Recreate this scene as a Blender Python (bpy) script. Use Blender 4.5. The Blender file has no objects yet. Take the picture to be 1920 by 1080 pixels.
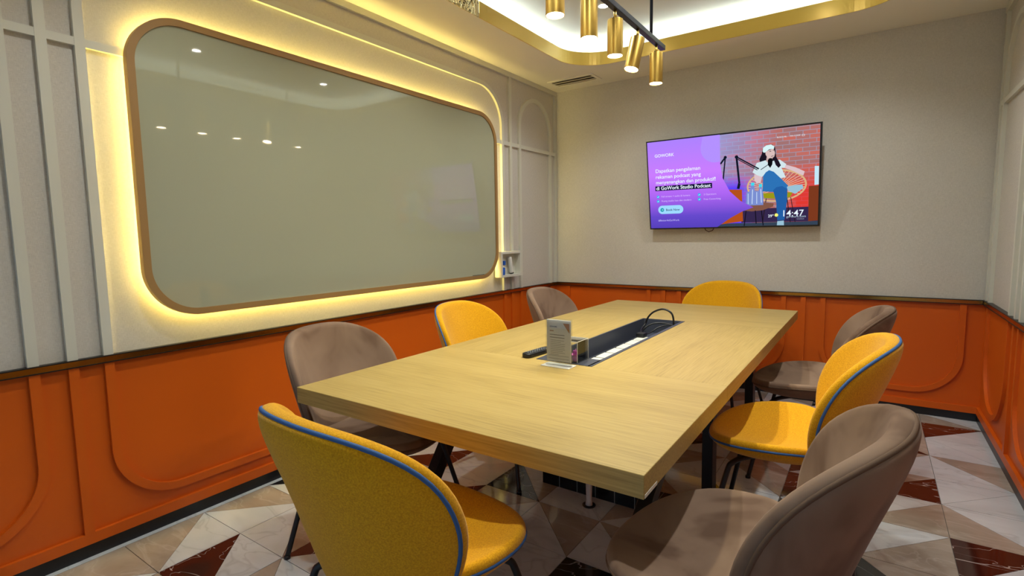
import bpy, bmesh, math, random
from mathutils import Vector, Matrix
random.seed(7)
PI = math.pi
scene = bpy.context.scene
COL = scene.collection

# ------------------------------------------------------------------ camera
CAM = (2.6321, 0.0, 1.3016)
YAW, PITCH, ROLL = 0.6020, 0.1000, -0.0144
FPX = 982.594
cd = bpy.data.cameras.new('camera'); cam = bpy.data.objects.new('camera', cd); COL.objects.link(cam)
cd.sensor_width = 36.0; cd.lens = 36.0 * FPX / 1920.0; cd.clip_start = 0.02
fwd = Vector((-math.sin(YAW) * math.cos(PITCH), math.cos(YAW) * math.cos(PITCH), -math.sin(PITCH)))
rgt = Vector((math.cos(YAW), math.sin(YAW), 0)); up = rgt.cross(fwd)
r2 = rgt * math.cos(ROLL) + up * math.sin(ROLL); u2 = -rgt * math.sin(ROLL) + up * math.cos(ROLL)
M = Matrix((r2, u2, -fwd)).transposed().to_4x4(); M.translation = CAM
cam.matrix_world = M
scene.camera = cam

# ------------------------------------------------------------------ world (cool corridor daylight behind the glass front)
WORLD_S = 0.45
HALO_S, COVE_S, SPOT_W, DOWN_W = 50.0, 15.0, 9.0, 36.0
EXPO = 0.33
world = bpy.data.worlds.new('world'); scene.world = world; world.use_nodes = True
bg = world.node_tree.nodes['Background']; bg.inputs[0].default_value = (0.5, 0.75, 1.0, 1); bg.inputs[1].default_value = WORLD_S
vs = scene.view_settings
vs.view_transform = 'Standard'; vs.look = 'None'; vs.gamma = 1.0; vs.exposure = EXPO; vs.use_curve_mapping = False

# ------------------------------------------------------------------ room numbers (metres)
W, D, ZC, ZT = 3.2817, 4.6218, 2.684, 0.8285     # width, far wall, soffit height, top of brass rail
YF = -0.55                                       # glass front behind the camera
ZU = 2.90                                        # upper ceiling in the tray

# ------------------------------------------------------------------ helpers
def lin(c):
    return tuple(((v / 255) / 12.92 if v / 255 <= 0.04045 else ((v / 255 + 0.055) / 1.055) ** 2.4) for v in c) + (1.0,)

def new_mat(name):
    m = bpy.data.materials.new(name); m.use_nodes = True
    nt = m.node_tree; b = nt.nodes['Principled BSDF']
    return m, nt, b

def pmat(name, col, rough=0.5, metal=0.0, spec=0.5, sheen=0.0, coat=0.0):
    m, nt, b = new_mat(name)
    b.inputs['Base Color'].default_value = lin(col); b.inputs['Roughness'].default_value = rough
    b.inputs['Metallic'].default_value = metal; b.inputs['Specular IOR Level'].default_value = spec
    b.inputs['Sheen Weight'].default_value = sheen; b.inputs['Coat Weight'].default_value = coat
    return m

def emat(name, col, s):
    m = bpy.data.materials.new(name); m.use_nodes = True; nt = m.node_tree; nt.nodes.clear()
    e = nt.nodes.new('ShaderNodeEmission'); o = nt.nodes.new('ShaderNodeOutputMaterial')
    e.inputs[0].default_value = lin(col); e.inputs[1].default_value = s
    nt.links.new(e.outputs[0], o.inputs[0]); return m

def N(nt, t, **kw):
    n = nt.nodes.new(t)
    for k, v in kw.items(): setattr(n, k, v)
    return n

def ramp(nt, stops):
    r = nt.nodes.new('ShaderNodeValToRGB'); cr = r.color_ramp
    while len(cr.elements) < len(stops): cr.elements.new(0.5)
    for e, (p, c) in zip(cr.elements, stops): e.position = p; e.color = lin(c)
    return r

def noise(nt, coord, scale, sx=(1, 1, 1), detail=4, rough=0.55, rot=(0, 0, 0), dist=0.0):
    mp = nt.nodes.new('ShaderNodeMapping'); mp.inputs['Scale'].default_value = sx; mp.inputs['Rotation'].default_value = rot
    nt.links.new(coord, mp.inputs[0])
    n = nt.nodes.new('ShaderNodeTexNoise'); n.inputs['Scale'].default_value = scale
    n.inputs['Detail'].default_value = detail; n.inputs['Roughness'].default_value = rough; n.inputs['Distortion'].default_value = dist
    nt.links.new(mp.outputs[0], n.inputs[0]); return n

def bump(nt, h, b, strength, dist=0.002):
    bp = nt.nodes.new('ShaderNodeBump'); bp.inputs['Strength'].default_value = strength; bp.inputs['Distance'].default_value = dist
    nt.links.new(h, bp.inputs['Height']); nt.links.new(bp.outputs[0], b.inputs['Normal'])

class MB:
    def __init__(s): s.v = []; s.f = []
    def box(s, x0, x1, y0, y1, z0, z1):
        o = len(s.v)
        s.v += [(x0, y0, z0), (x1, y0, z0), (x1, y1, z0), (x0, y1, z0), (x0, y0, z1), (x1, y0, z1), (x1, y1, z1), (x0, y1, z1)]
        s.f += [tuple(o + i for i in q) for q in ((3, 2, 1, 0), (4, 5, 6, 7), (0, 1, 5, 4), (1, 2, 6, 5), (2, 3, 7, 6), (3, 0, 4, 7))]
        return s
    def tube(s, path, r, n=8, closed=False, caps=True):
        P = [Vector(p) for p in path]; o = len(s.v); L = len(P); prev = None
        for i, p in enumerate(P):
            if closed: t = P[(i + 1) % L] - P[i - 1]
            else: t = P[min(i + 1, L - 1)] - P[max(i - 1, 0)]
            t.normalize()
            if prev is None:
                a = Vector((0, 0, 1)) if abs(t.z) < 0.9 else Vector((1, 0, 0))
                nn = (a - t * a.dot(t)).normalized()
            else: nn = (prev - t * prev.dot(t)).normalized()
            prev = nn; bb = t.cross(nn)
            rr = r[i] if isinstance(r, (list, tuple)) else r
            for k in range(n):
                a = 2 * PI * k / n; s.v.append(tuple(p + nn * (rr * math.cos(a)) + bb * (rr * math.sin(a))))
        m = L if closed else L - 1
        for i in range(m):
            j = (i + 1) % L
            for k in range(n): s.f.append((o + i * n + k, o + i * n + (k + 1) % n, o + j * n + (k + 1) % n, o + j * n + k))
        if caps and not closed:
            s.f.append(tuple(o + k for k in range(n - 1, -1, -1))); s.f.append(tuple(o + (L - 1) * n + k for k in range(n)))
        return s
    def lathe(s, prof, n=24, c=(0, 0, 0), capb=True, capt=True):
        o = len(s.v)
        for r, z in prof:
            for k in range(n): a = 2 * PI * k / n; s.v.append((c[0] + r * math.cos(a), c[1] + r * math.sin(a), c[2] + z))
        for i in range(len(prof) - 1):
            for k in range(n): s.f.append((o + i * n + k, o + i * n + (k + 1) % n, o + (i + 1) * n + (k + 1) % n, o + (i + 1) * n + k))
        if capb: s.f.append(tuple(o + k for k in range(n - 1, -1, -1)))
        if capt: s.f.append(tuple(o + (len(prof) - 1) * n + k for k in range(n)))
        return s
    def prism(s, poly, f, d0, d1):
        """poly in 2D, f(a, b, depth) -> 3D"""
        o = len(s.v); n = len(poly)
        s.v += [f(a, b, d0) for a, b in poly] + [f(a, b, d1) for a, b in poly]
        s.f.append(tuple(range(o + n - 1, o - 1, -1))); s.f.append(tuple(range(o + n, o + 2 * n)))
        for i in range(n): j = (i + 1) % n; s.f.append((o + i, o + j, o + n + j, o + n + i))
        return s
    def ribbon(s, path, w, f, d0, d1, closed=False):
        """flat moulding: 2D centre line, in-plane width w, depth d0..d1"""
        L = len(path); o = len(s.v); A = []; B = []
        for i in range(L):
            if closed: p0, p1, p2 = path[i - 1], path[i], path[(i + 1) % L]
            else: p0, p1, p2 = path[max(i - 1, 0)], path[i], path[min(i + 1, L - 1)]
            t1 = Vector((p1[0] - p0[0], p1[1] - p0[1])); t2 = Vector((p2[0] - p1[0], p2[1] - p1[1]))
            if t1.length < 1e-9: t1 = t2
            if t2.length < 1e-9: t2 = t1
            t1.normalize(); t2.normalize(); t = (t1 + t2).normalized()
            nn = Vector((-t.y, t.x)); k = w / 2 / max(0.3, nn.dot(Vector((-t1.y, t1.x))))
            A.append((p1[0] + nn.x * k, p1[1] + nn.y * k)); B.append((p1[0] - nn.x * k, p1[1] - nn.y * k))
        for i in range(L): s.v += [f(*A[i], d0), f(*A[i], d1), f(*B[i], d1), f(*B[i], d0)]
        m = L if closed else L - 1
        for i in range(m):
            j = (i + 1) % L
            for k in range(4): s.f.append((o + i * 4 + k, o + i * 4 + (k + 1) % 4, o + j * 4 + (k + 1) % 4, o + j * 4 + k))
        if not closed: s.f.append((o + 3, o + 2, o + 1, o)); e = o + (L - 1) * 4; s.f.append((e, e + 1, e + 2, e + 3))
        return s
    def mesh(s, name, smooth=False):
        me = bpy.data.meshes.new(name); me.from_pydata(s.v, [], s.f)
        bm = bmesh.new(); bm.from_mesh(me); bmesh.ops.recalc_face_normals(bm, faces=bm.faces); bm.to_mesh(me); bm.free()
        if smooth:
            for p in me.polygons: p.use_smooth = True
        me.update(); return me
    def build(s, name, mat, parent=None, smooth=False, loc=(0, 0, 0)):
        return obj(name, s.mesh(name, smooth), mat, parent, loc)

def obj(name, me, mat, parent=None, loc=(0, 0, 0)):
    o = bpy.data.objects.new(name, me); COL.objects.link(o); o.location = loc
    if mat:
        if not me.materials: me.materials.append(mat)
        elif me.materials[0] != mat: o.material_slots[0].link = 'OBJECT'; o.material_slots[0].material = mat
    if parent: o.parent = parent
    return o

def autosmooth(o, ang=40):
    me = o.data
    for p in me.polygons: p.use_smooth = True
    bm = bmesh.new(); bm.from_mesh(me)
    for e in bm.edges:
        if len(e.link_faces) == 2 and e.calc_face_angle(0) > math.radians(ang): e.smooth = False
    bm.to_mesh(me); bm.free(); return o

def bevel(o, w, seg=2):
    m = o.modifiers.new('bevel', 'BEVEL'); m.width = w; m.segments = seg; m.limit_method = 'ANGLE'; return o

def empty(name, label, cat, loc=(0, 0, 0), rz=0, group=None):
    o = bpy.data.objects.new(name, None); COL.objects.link(o); o.location = loc; o.rotation_euler = (0, 0, rz)
    o.empty_display_size = 0.05
    return tag(o, label, cat, group)

def tag(o, label, cat, group=None):
    o['label'] = label; o['category'] = cat
    if group: o['group'] = group
    return o

def struct(o, label=None):
    o['kind'] = 'structure'
    if label: o['label'] = label
    return o

def arc(cx, cy, r, a0, a1, n=12):
    return [(cx + r * math.cos(math.radians(a0 + (a1 - a0) * i / n)), cy + r * math.sin(math.radians(a0 + (a1 - a0) * i / n))) for i in range(n + 1)]

def rrect(x0, x1, y0, y1, r, n=14):
    return arc(x1 - r, y0 + r, r, -90, 0, n) + arc(x1 - r, y1 - r, r, 0, 90, n) + arc(x0 + r, y1 - r, r, 90, 180, n) + arc(x0 + r, y0 + r, r, 180, 270, n)

# ------------------------------------------------------------------ materials
def mat_linen(name, c1, c2):
    m, nt, b = new_mat(name); g = N(nt, 'ShaderNodeNewGeometry').outputs['Position']
    a = noise(nt, g, 55, (1, 1, 14), 3); c = noise(nt, g, 55, (14, 14, 1), 3); l = noise(nt, g, 2.2, (1, 1, 1), 3)
    ad = N(nt, 'ShaderNodeMath', operation='ADD'); nt.links.new(a.outputs[0], ad.inputs[0]); nt.links.new(c.outputs[0], ad.inputs[1])
    ad2 = N(nt, 'ShaderNodeMath', operation='MULTIPLY_ADD'); nt.links.new(l.outputs[0], ad2.inputs[0]); ad2.inputs[1].default_value = 0.25; nt.links.new(ad.outputs[0], ad2.inputs[2])
    mr = N(nt, 'ShaderNodeMapRange'); mr.inputs[1].default_value = 0.75; mr.inputs[2].default_value = 1.5; nt.links.new(ad2.outputs[0], mr.inputs[0])
    r = ramp(nt, [(0.0, c1), (1.0, c2)]); nt.links.new(mr.outputs[0], r.inputs[0]); nt.links.new(r.outputs[0], b.inputs['Base Color'])
    b.inputs['Roughness'].default_value = 0.85; b.inputs['Specular IOR Level'].default_value = 0.2
    bump(nt, ad.outputs[0], b, 0.35, 0.001); return m
M_LINEN = mat_linen('linen_wallpaper', (188, 182, 172), (220, 214, 204))
M_CREAM = pmat('cream_paint', (212, 210, 196), 0.5)
M_CEIL = pmat('ceiling_paint', (238, 232, 218), 0.75, spec=0.2)
M_TRAYC = pmat('tray_ceiling_paint', (216, 217, 206), 0.8, spec=0.2)
M_ORANGE = pmat('orange_lacquer', (208, 92, 12), 0.42, spec=0.4)
M_BLACKBASE = pmat('black_baseboard', (22, 23, 27), 0.35)
M_DARK = pmat('dark_joint', (24, 19, 15), 0.4)

def mat_brass(name, col, rough, wav=0.0, scale=12):
    m, nt, b = new_mat(name); b.inputs['Metallic'].default_value = 1; b.inputs['Base Color'].default_value = lin(col); b.inputs['Roughness'].default_value = rough
    if wav:
        n = noise(nt, N(nt, 'ShaderNodeNewGeometry').outputs['Position'], scale, (1, 1, 0.5), 2, dist=1.5); bump(nt, n.outputs[0], b, wav, 0.02)
    return m
M_BRASS = mat_brass('brass_rail', (186, 140, 66), 0.2, 0.05, 5)
M_GOLD = mat_brass('brushed_gold', (214, 176, 92), 0.3)
M_FASCIA = pmat('gold_laminate', (228, 194, 92), 0.30, metal=0.25)
M_FASCIAW = mat_brass('rippled_gold_foil', (226, 205, 150), 0.07, 0.9, 22)
M_NAVY = pmat('dark_blue_grey_metal', (38, 44, 58), 0.4, metal=0.3)
M_BLKMETAL = pmat('black_powder_coat', (20, 21, 24), 0.45)

def mat_oak(name, axis):
    m, nt, b = new_mat(name); g = N(nt, 'ShaderNodeNewGeometry').outputs['Position']
    sx = {'x': (0.5, 16, 16), 'y': (16, 0.5, 16)}[axis]
    a = noise(nt, g, 9, sx, 5, 0.6, dist=0.4); c = noise(nt, g, 2.0, {'x': (0.4, 4, 4), 'y': (4, 0.4, 4)}[axis], 3)
    mx = N(nt, 'ShaderNodeMath', operation='MULTIPLY_ADD'); nt.links.new(c.outputs[0], mx.inputs[0]); mx.inputs[1].default_value = 0.5; nt.links.new(a.outputs[0], mx.inputs[2])
    r = ramp(nt, [(0.45, (148, 123, 68)), (0.72, (175, 148, 85)), (1.0, (188, 161, 98))]); nt.links.new(mx.outputs[0], r.inputs[0])
    nt.links.new(r.outputs[0], b.inputs['Base Color']); b.inputs['Roughness'].default_value = 0.42; b.inputs['Specular IOR Level'].default_value = 0.35
    bump(nt, a.outputs[0], b, 0.08, 0.001); return m
M_OAKX, M_OAKY = mat_oak('oak_grain_crosswise', 'x'), mat_oak('oak_grain_lengthwise', 'y')
M_OAKF = pmat('board_frame_wood', (160, 122, 70), 0.5)

def mat_velvet():
    m, nt, b = new_mat('taupe_velvet'); g = N(nt, 'ShaderNodeTexCoord').outputs['Object']
    oi = N(nt, 'ShaderNodeObjectInfo')
    off = N(nt, 'ShaderNodeVectorMath', operation='ADD'); nt.links.new(g, off.inputs[0]); nt.links.new(oi.outputs['Location'], off.inputs[1])
    a = noise(nt, off.outputs[0], 4.5, (1, 1, 0.6), 3, 0.5, dist=0.5)
    r = ramp(nt, [(0.36, (104, 80, 64)), (0.46, (130, 105, 87)), (0.68, (144, 119, 100))]); nt.links.new(a.outputs[0], r.inputs[0])
    nt.links.new(r.outputs[0], b.inputs['Base Color']); b.inputs['Roughness'].default_value = 0.75; b.inputs['Specular IOR Level'].default_value = 0.15
    b.inputs['Sheen Weight'].default_value = 0.25; b.inputs['Sheen Roughness'].default_value = 0.35; b.inputs['Sheen Tint'].default_value = lin((225, 205, 190))
    return m
def mat_wool():
    m, nt, b = new_mat('mustard_wool'); g = N(nt, 'ShaderNodeTexCoord').outputs['Object']
    a = noise(nt, g, 260, (1, 1, 1), 2)
    r = ramp(nt, [(0.3, (202, 138, 6)), (0.7, (232, 172, 20))]); nt.links.new(a.outputs[0], r.inputs[0])
    nt.links.new(r.outputs[0], b.inputs['Base Color']); b.inputs['Roughness'].default_value = 0.85; b.inputs['Specular IOR Level'].default_value = 0.15
    b.inputs['Sheen Weight'].default_value = 0.15; bump(nt, a.outputs[0], b, 0.25, 0.001); return m
M_VELVET, M_WOOL = mat_velvet(), mat_wool()
M_VELSEAM = pmat('taupe_piping', (104, 82, 66), 0.8, spec=0.2)
M_BLUE = pmat('blue_piping', (48, 92, 150), 0.7)

def mat_marble(name, base, mid, vein, vs_=5.0, width=0.02, rough=0.07, patch=None, veinmix=0.5):
    m, nt, b = new_mat(name); g = N(nt, 'ShaderNodeNewGeometry').outputs['Position']
    l = noise(nt, g, 3.2, (1, 1.8, 1), 5, 0.6, (0, 0, 0.5), 0.6)
    r = ramp(nt, [(0.35, base), (0.7, mid)]); nt.links.new(l.outputs[0], r.inputs[0]); col = r.outputs[0]
    if patch:
        pn = noise(nt, g, 2.6, (1, 1, 1), 1); pr = ramp(nt, [(0.60, (0, 0, 0)), (0.63, (255, 255, 255))]); nt.links.new(pn.outputs[0], pr.inputs[0])
        mx = N(nt, 'ShaderNodeMix', data_type='RGBA'); nt.links.new(pr.outputs[0], mx.inputs[0]); nt.links.new(col, mx.inputs[6]); mx.inputs[7].default_value = lin(patch); col = mx.outputs[2]
    v = noise(nt, g, vs_, (1, 2.2, 1), 3, 0.5, (0, 0, 0.7), 0.8)
    sb = N(nt, 'ShaderNodeMath', operation='SUBTRACT'); nt.links.new(v.outputs[0], sb.inputs[0]); sb.inputs[1].default_value = 0.5
    ab = N(nt, 'ShaderNodeMath', operation='ABSOLUTE'); nt.links.new(sb.outputs[0], ab.inputs[0])
    mr = N(nt, 'ShaderNodeMapRange'); mr.inputs[1].default_value = 0; mr.inputs[2].default_value = width; mr.inputs[3].default_value = veinmix; mr.inputs[4].default_value = 0; nt.links.new(ab.outputs[0], mr.inputs[0])
    mx = N(nt, 'ShaderNodeMix', data_type='RGBA'); nt.links.new(mr.outputs[0], mx.inputs[0]); nt.links.new(col, mx.inputs[6]); mx.inputs[7].default_value = lin(vein)
    nt.links.new(mx.outputs[2], b.inputs['Base Color']); b.inputs['Roughness'].default_value = rough; b.inputs['Specular IOR Level'].default_value = 0.5
    return m
TILE = {'W': mat_marble('white_marble', (192, 196, 200), (206, 210, 214), (150, 150, 155), 2.5, 0.02, veinmix=0.35),
        'G': mat_marble('beige_marble', (150, 137, 124), (176, 164, 152), (196, 186, 176), 4, 0.03, veinmix=0.3),
        'R': mat_marble('oxblood_marble', (58, 22, 16), (70, 28, 20), (205, 195, 190), 3.2, 0.006, patch=(30, 28, 28), veinmix=0.8),
        'K': mat_marble('black_marble', (26, 26, 27), (40, 40, 42), (190, 190, 190), 3.2, 0.006, veinmix=0.7)}
M_GROUT = pmat('grout', (120, 112, 104), 0.7)
M_WSTRIP = TILE['W']

def mat_thin_glass(name, tint=(255, 255, 255), mixf=0.08):
    m = bpy.data.materials.new(name); m.use_nodes = True; nt = m.node_tree; nt.nodes.clear()
    t = N(nt, 'ShaderNodeBsdfTransparent'); t.inputs[0].default_value = lin(tint); g = N(nt, 'ShaderNodeBsdfGlossy'); g.inputs['Roughness'].default_value = 0.02
    lw = N(nt, 'ShaderNodeFresnel'); lw.inputs[0].default_value = 1.45; mx = N(nt, 'ShaderNodeMixShader'); o = N(nt, 'ShaderNodeOutputMaterial')
    nt.links.new(lw.outputs[0], mx.inputs[0]); nt.links.new(t.outputs[0], mx.inputs[1]); nt.links.new(g.outputs[0], mx.inputs[2]); nt.links.new(mx.outputs[0], o.inputs[0]); return m
M_PANE = mat_thin_glass('partition_glass'); M_ACRYL = mat_thin_glass('clear_acrylic', (250, 251, 251))
M_ACEDGE = pmat('acrylic_edge', (225, 222, 212), 0.2)
M_WHITE = pmat('white_plastic', (222, 220, 212), 0.4)
M_PAPER = pmat('white_paper', (244, 240, 232), 0.7)
M_INK = pmat('grey_ink', (120, 112, 104), 0.7); M_INKD = pmat('dark_ink', (60, 56, 54), 0.7); M_INKO = pmat('orange_ink', (205, 135, 20), 0.6); M_INKP = pmat('pale_ink', (196, 160, 140), 0.7)
M_BOARD = pmat('tinted_board_glass', (168, 169, 144), 0.03, spec=0.5)
M_HALO = emat('warm_led', (255, 230, 128), HALO_S)
M_COVE = emat('cool_led', (238, 250, 255), COVE_S)
M_LENS = emat('spot_lens', (255, 244, 220), 70.0)
M_DLENS = emat('downlight_lens', (255, 250, 240), 60.0)
M_BLKPL = pmat('black_plastic', (18, 19, 23), 0.35)

# ------------------------------------------------------------------ floor
slab = struct(MB().box(-0.1, W + 0.1, YF - 0.1, D + 0.1, -0.12, -0.006).build('floor', M_GROUT), 'glossy marble floor of triangular tiles in white beige oxblood and black')
XL = [0.045 + 0.3237 * i for i in range(11)]
YL = {-3: 0.155, -2: 0.479, -1: 0.804, 0: 1.13, 1: 1.457, 2: 1.772, 3: 2.09, 4: 2.43, 5: 2.774, 6: 3.107, 7: 3.416, 8: 3.765, 9: 4.087, 10: 4.405, 11: D}
CELL = {(0, 0): '/GW', (0, 1): '/KW', (0, -1): '\\GW', (1, -1): '\\RW', (1, 0): '\\WG', (2, 0): '/RW', (3, 2): '/GW', (4, 2): '\\WG', (3, 3): '\\KG', (4, 3): '\\WW',
        (2, 3): '/WW', (2, 2): '/WR', (4, 1): '/WW', (5, 1): '/KW', (5, 2): '\\WG', (5, 3): '/GW', (7, 5): '/RW', (6, 5): '\\WG', (6, 6): '\\GW', (6, 4): '\\RW',
        (5, 5): '/GW', (5, 6): '/KW', (5, 4): '\\GW', (9, 9): '/RW', (9, 10): '\\GW', (8, 10): '\\GG', (8, 9): '/WG', (8, 8): '\\RG', (8, 7): '/GW', (8, 6): '/GR',
        (8, 5): '/WG', (9, 5): '\\GW', (9, 6): '/WW', (9, 7): '\\WG', (9, 8): '\\WW', (9, 4): '/RW', (8, 4): '/WG', (8, 3): '\\KG', (7, 10): '/KW', (6, 10): '\\WG',
        (5, 9): '/GW', (5, 8): '\\GG', (6, 9): '\\WW', (6, 8): '/WW', (7, 9): '\\WW', (2, 1): '/WW', (3, 1): '\\WW', (1, 1): '\\WW', (1, 2): '/GW', (4, 4): '/WW', (0, -2): '/GW', (9, 3): '\\WG'}
SH = {}
def tri_mesh(kind):
    q = {'/a': [(0, 0), (1, 1), (0, 1)], '/b': [(0, 0), (1, 0), (1, 1)], '\\a': [(0, 0), (1, 0), (0, 1)], '\\b': [(1, 0), (1, 1), (0, 1)]}[kind]
    cx = sum(a for a, b in q) / 3; cy = sum(b for a, b in q) / 3
    q = [(cx + (a - cx) * 0.988, cy + (b - cy) * 0.988) for a, b in q]
    return MB().prism(q, lambda a, b, d: (a, b, d), -0.006, 0.0).mesh('tile')
for j in range(-3, 11):
    for i in range(10):
        c = CELL.get((i, j))
        if c is None:
            rnd = random.Random(i * 31 + j * 17 + 5)
            c = rnd.choice('/\\') + rnd.choice(['WG', 'GW', 'WW', 'WR', 'GW', 'WG', 'RW', 'KW'])
        for h, mk in (('a', c[1]), ('b', c[2])):
            kk = (c[0] + h, mk)
            if kk not in SH: SH[kk] = tri_mesh(c[0] + h); SH[kk].materials.append(TILE[mk])
            t = obj('tile', SH[kk], TILE[mk], slab, (XL[i], YL[j], 0)); x1 = min(XL[i + 1], W - 0.008)
            t.scale = (x1 - XL[i], YL[j + 1] - YL[j], 1)
MB().box(0.0, 0.043, YL[-3], D, -0.006, 0).build('border_strip', M_WSTRIP, slab)
MB().box(0.0, W, YF, YL[-3] - 0.002, -0.006, 0).build('floor_slab_by_entrance', TILE['W'], slab)

# ------------------------------------------------------------------ walls
fL = lambda a, z, d: (d, a, z)
fB = lambda a, z, d: (a, D - d, z)
fR = lambda a, z, d: (W - d, a, z)
wall_left = struct(MB().box(-0.1, 0, YF, D + 0.1, 0, ZU + 0.1).build('wall_left', M_LINEN), 'beige linen wall with cream arch mouldings over an orange wainscot')
wall_back = struct(MB().box(0, W, D, D + 0.1, 0, ZU + 0.1).build('wall_back', M_LINEN), 'plain beige linen wall behind the television over an orange wainscot')
wall_right = struct(MB().box(W, W + 0.1, YF, D + 0.1, 0, ZU + 0.1).build('wall_right', M_LINEN), 'beige linen wall with cream arch mouldings at right')
BW = 0.034
def line(a0, z0, a1, z1): return [(a0, z0), (a1, z1)]
def moulding(wall, f, name, path, mat, w=BW, d0=0.0, d1=0.02): MB().ribbon(path, w, f, d0, d1).build(name, mat, wall)
def arch(a0, a1, z0, zs, r): return [(a0, z0), (a0, zs)] + arc(a0 + r, zs, r, 180, 90, 16)[1:] + arc(a1 - r, zs, r, 90, 0, 16) + [(a1, z0)]
def ushape(a0, a1, z1, zs, r): return [(a0, z1), (a0, zs)] + arc(a0 + r, zs, r, 180, 270, 16)[1:] + arc(a1 - r, zs, r, 270, 360, 16) + [(a1, z1)]
def dress_side(wall, f, bat, main, small, corner, small2=None, zs=2.26):
    z0 = ZT
    MB().prism([(YF, 0.055), (D, 0.055), (D, 0.80), (YF, 0.80)], f, 0, 0.005).build('wainscot_panel', M_ORANGE, wall)
    for b in bat:
        moulding(wall, f, 'batten', line(b, z0, b, 2.645), M_CREAM)
        moulding(wall, f, 'wainscot_batten', line(b, 0.10, b, 0.80), M_ORANGE, d0=0.005, d1=0.022)
    moulding(wall, f, 'batten', line(corner, z0, corner, 2.645), M_CREAM)
    moulding(wall, f, 'arch_moulding', arch(main[0], main[1], z0, 2.215, 0.30), M_CREAM)
    moulding(wall, f, 'wainscot_moulding', ushape(main[0], main[1], 0.80, 0.422, 0.25), M_ORANGE, d0=0.005, d1=0.022)
    for s_ in small:
        r = (s_[1] - s_[0]) / 2
        moulding(wall, f, 'arch_moulding', arch(s_[0], s_[1], z0, zs, r), M_CREAM)
        moulding(wall, f, 'wainscot_moulding', ushape(s_[0], s_[1], 0.80, 0.172 + r, r), M_ORANGE, d0=0.005, d1=0.022)
    moulding(wall, f, 'picture_rail', line(YF, 2.0845, corner, 2.0845), M_CREAM, 0.032, 0, 0.0185)
    moulding(wall, f, 'top_rail', line(YF, 2.665, D, 2.665), M_CREAM, 0.038, 0, 0.022)
    moulding(wall, f, 'wainscot_rail', line(YF, 0.078, D, 0.078), M_ORANGE, 0.045, 0.005, 0.022)
dress_side(wall_left, fL, (0.699, 3.818), (0.8185, 3.70), ((3.9625, 4.4925), (0.049, 0.579)), 4.598)
dress_side(wall_right, fR, (0.62, 3.72), (0.75, 3.605), ((3.86, 4.485),), 4.585, zs=2.2)
MB().prism([(0.005, 0.055), (W - 0.005, 0.055), (W - 0.005, 0.80), (0.005, 0.80)], fB, 0, 0.005).build('wainscot_panel', M_ORANGE, wall_back)
moulding(wall_back, fB, 'wainscot_rail', line(0.022, 0.078, W - 0.022, 0.078), M_ORANGE, 0.045, 0.005, 0.022)
for b in (1.111, 2.209): moulding(wall_back, fB, 'wainscot_batten', line(b, 0.10, b, 0.80), M_ORANGE, d0=0.005, d1=0.022)
for a0, a1 in ((0.152, 0.975), (1.25, 2.073), (2.3415, 3.1585)): moulding(wall_back, fB, 'wainscot_moulding', ushape(a0, a1, 0.80, 0.437, 0.265), M_ORANGE, d0=0.005, d1=0.022)
# baseboards and brass rails
for nm, f, a0, a1 in (('baseboard_left', fL, YF, D), ('baseboard_back', fB, 0.018, W - 0.018), ('baseboard_right', fR, YF, D)):
    struct(MB().prism([(a0, 0.0), (a1, 0.0), (a1, 0.055), (a0, 0.055)], f, 0, 0.016).build(nm, M_BLACKBASE), 'low black baseboard under the orange wainscot')
for k, (f, a0, a1) in enumerate(((fL, YF, D), (fB, 0.03, W - 0.03), (fR, YF, D))):
    t = struct(MB().prism([(a0, 0.803), (a1, 0.803), (a1, 0.825), (a0, 0.825)], f, 0, 0.026).build('trim_%d' % (k + 1), M_BRASS), 'polished brass dado rail on top of the orange wainscot')
    for z0, z1 in ((0.7985, 0.803), (0.825, 0.8295)): MB().prism([(a0, z0), (a1, z0), (a1, z1), (a0, z1)], f, 0, 0.028).build('edge_strip', M_DARK, t)
# glass front behind the camera
wf = struct(MB().box(0, W, YF - 0.1, YF, 2.35, ZU + 0.1).build('wall_front', M_LINEN), 'linen lintel over the glass front')
win = bpy.data.objects.new('window_1', None); COL.objects.link(win); struct(win, 'full height glass partition on the entrance side')
for x in (0.02, 1.09, 2.19, W - 0.02): MB().box(x - 0.02, x + 0.02, YF - 0.07, YF - 0.02, 0, 2.35).build('window_frame', M_BLKMETAL, win)
for z in (0.02, 2.33): MB().box(0.04, W - 0.04, YF - 0.07, YF - 0.02, z - 0.02, z + 0.02).build('window_rail', M_BLKMETAL, win)
for x0, x1 in ((0.04, 1.07), (1.11, 2.17), (2.21, W - 0.04)): MB().box(x0, x1, YF - 0.05, YF - 0.04, 0.04, 2.31).build('window_pane', M_PANE, win)

# ------------------------------------------------------------------ ceiling with tray and cove
TX0, TX1, TY0, TY1, TR = 0.50, W - 0.50, 0.40, 4.12, 0.34
hole = rrect(TX0, TX1, TY0, TY1, TR); n = len(hole)
def onrect(p, x0, x1, y0, y1):
    cx, cy = (x0 + x1) / 2, (y0 + y1) / 2; dx, dy = p[0] - cx, p[1] - cy
    s = min(((x1 - x0) / 2) / max(abs(dx), 1e-9), ((y1 - y0) / 2) / max(abs(dy), 1e-9)); return (cx + dx * s, cy + dy * s)
def sofring(z0, z1):
    b = MB(); outer = [onrect(p, 0, W, YF, D) for p in hole]
    for cxy in ((0, YF), (W, YF), (W, D), (0, D)):
        i = min(range(n), key=lambda k: (outer[k][0] - cxy[0]) ** 2 + (outer[k][1] - cxy[1]) ** 2); outer[i] = cxy
    for z in (z0, z1): b.v += [(x, y, z) for x, y in hole] + [(x, y, z) for x, y in outer]
    for i in range(n):
        j = (i + 1) % n
        b.f += [(i, j, n + j, n + i), (2 * n + i, 3 * n + i, 3 * n + j, 2 * n + j), (i, 2 * n + i, 2 * n + j, j)]
    return b
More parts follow.
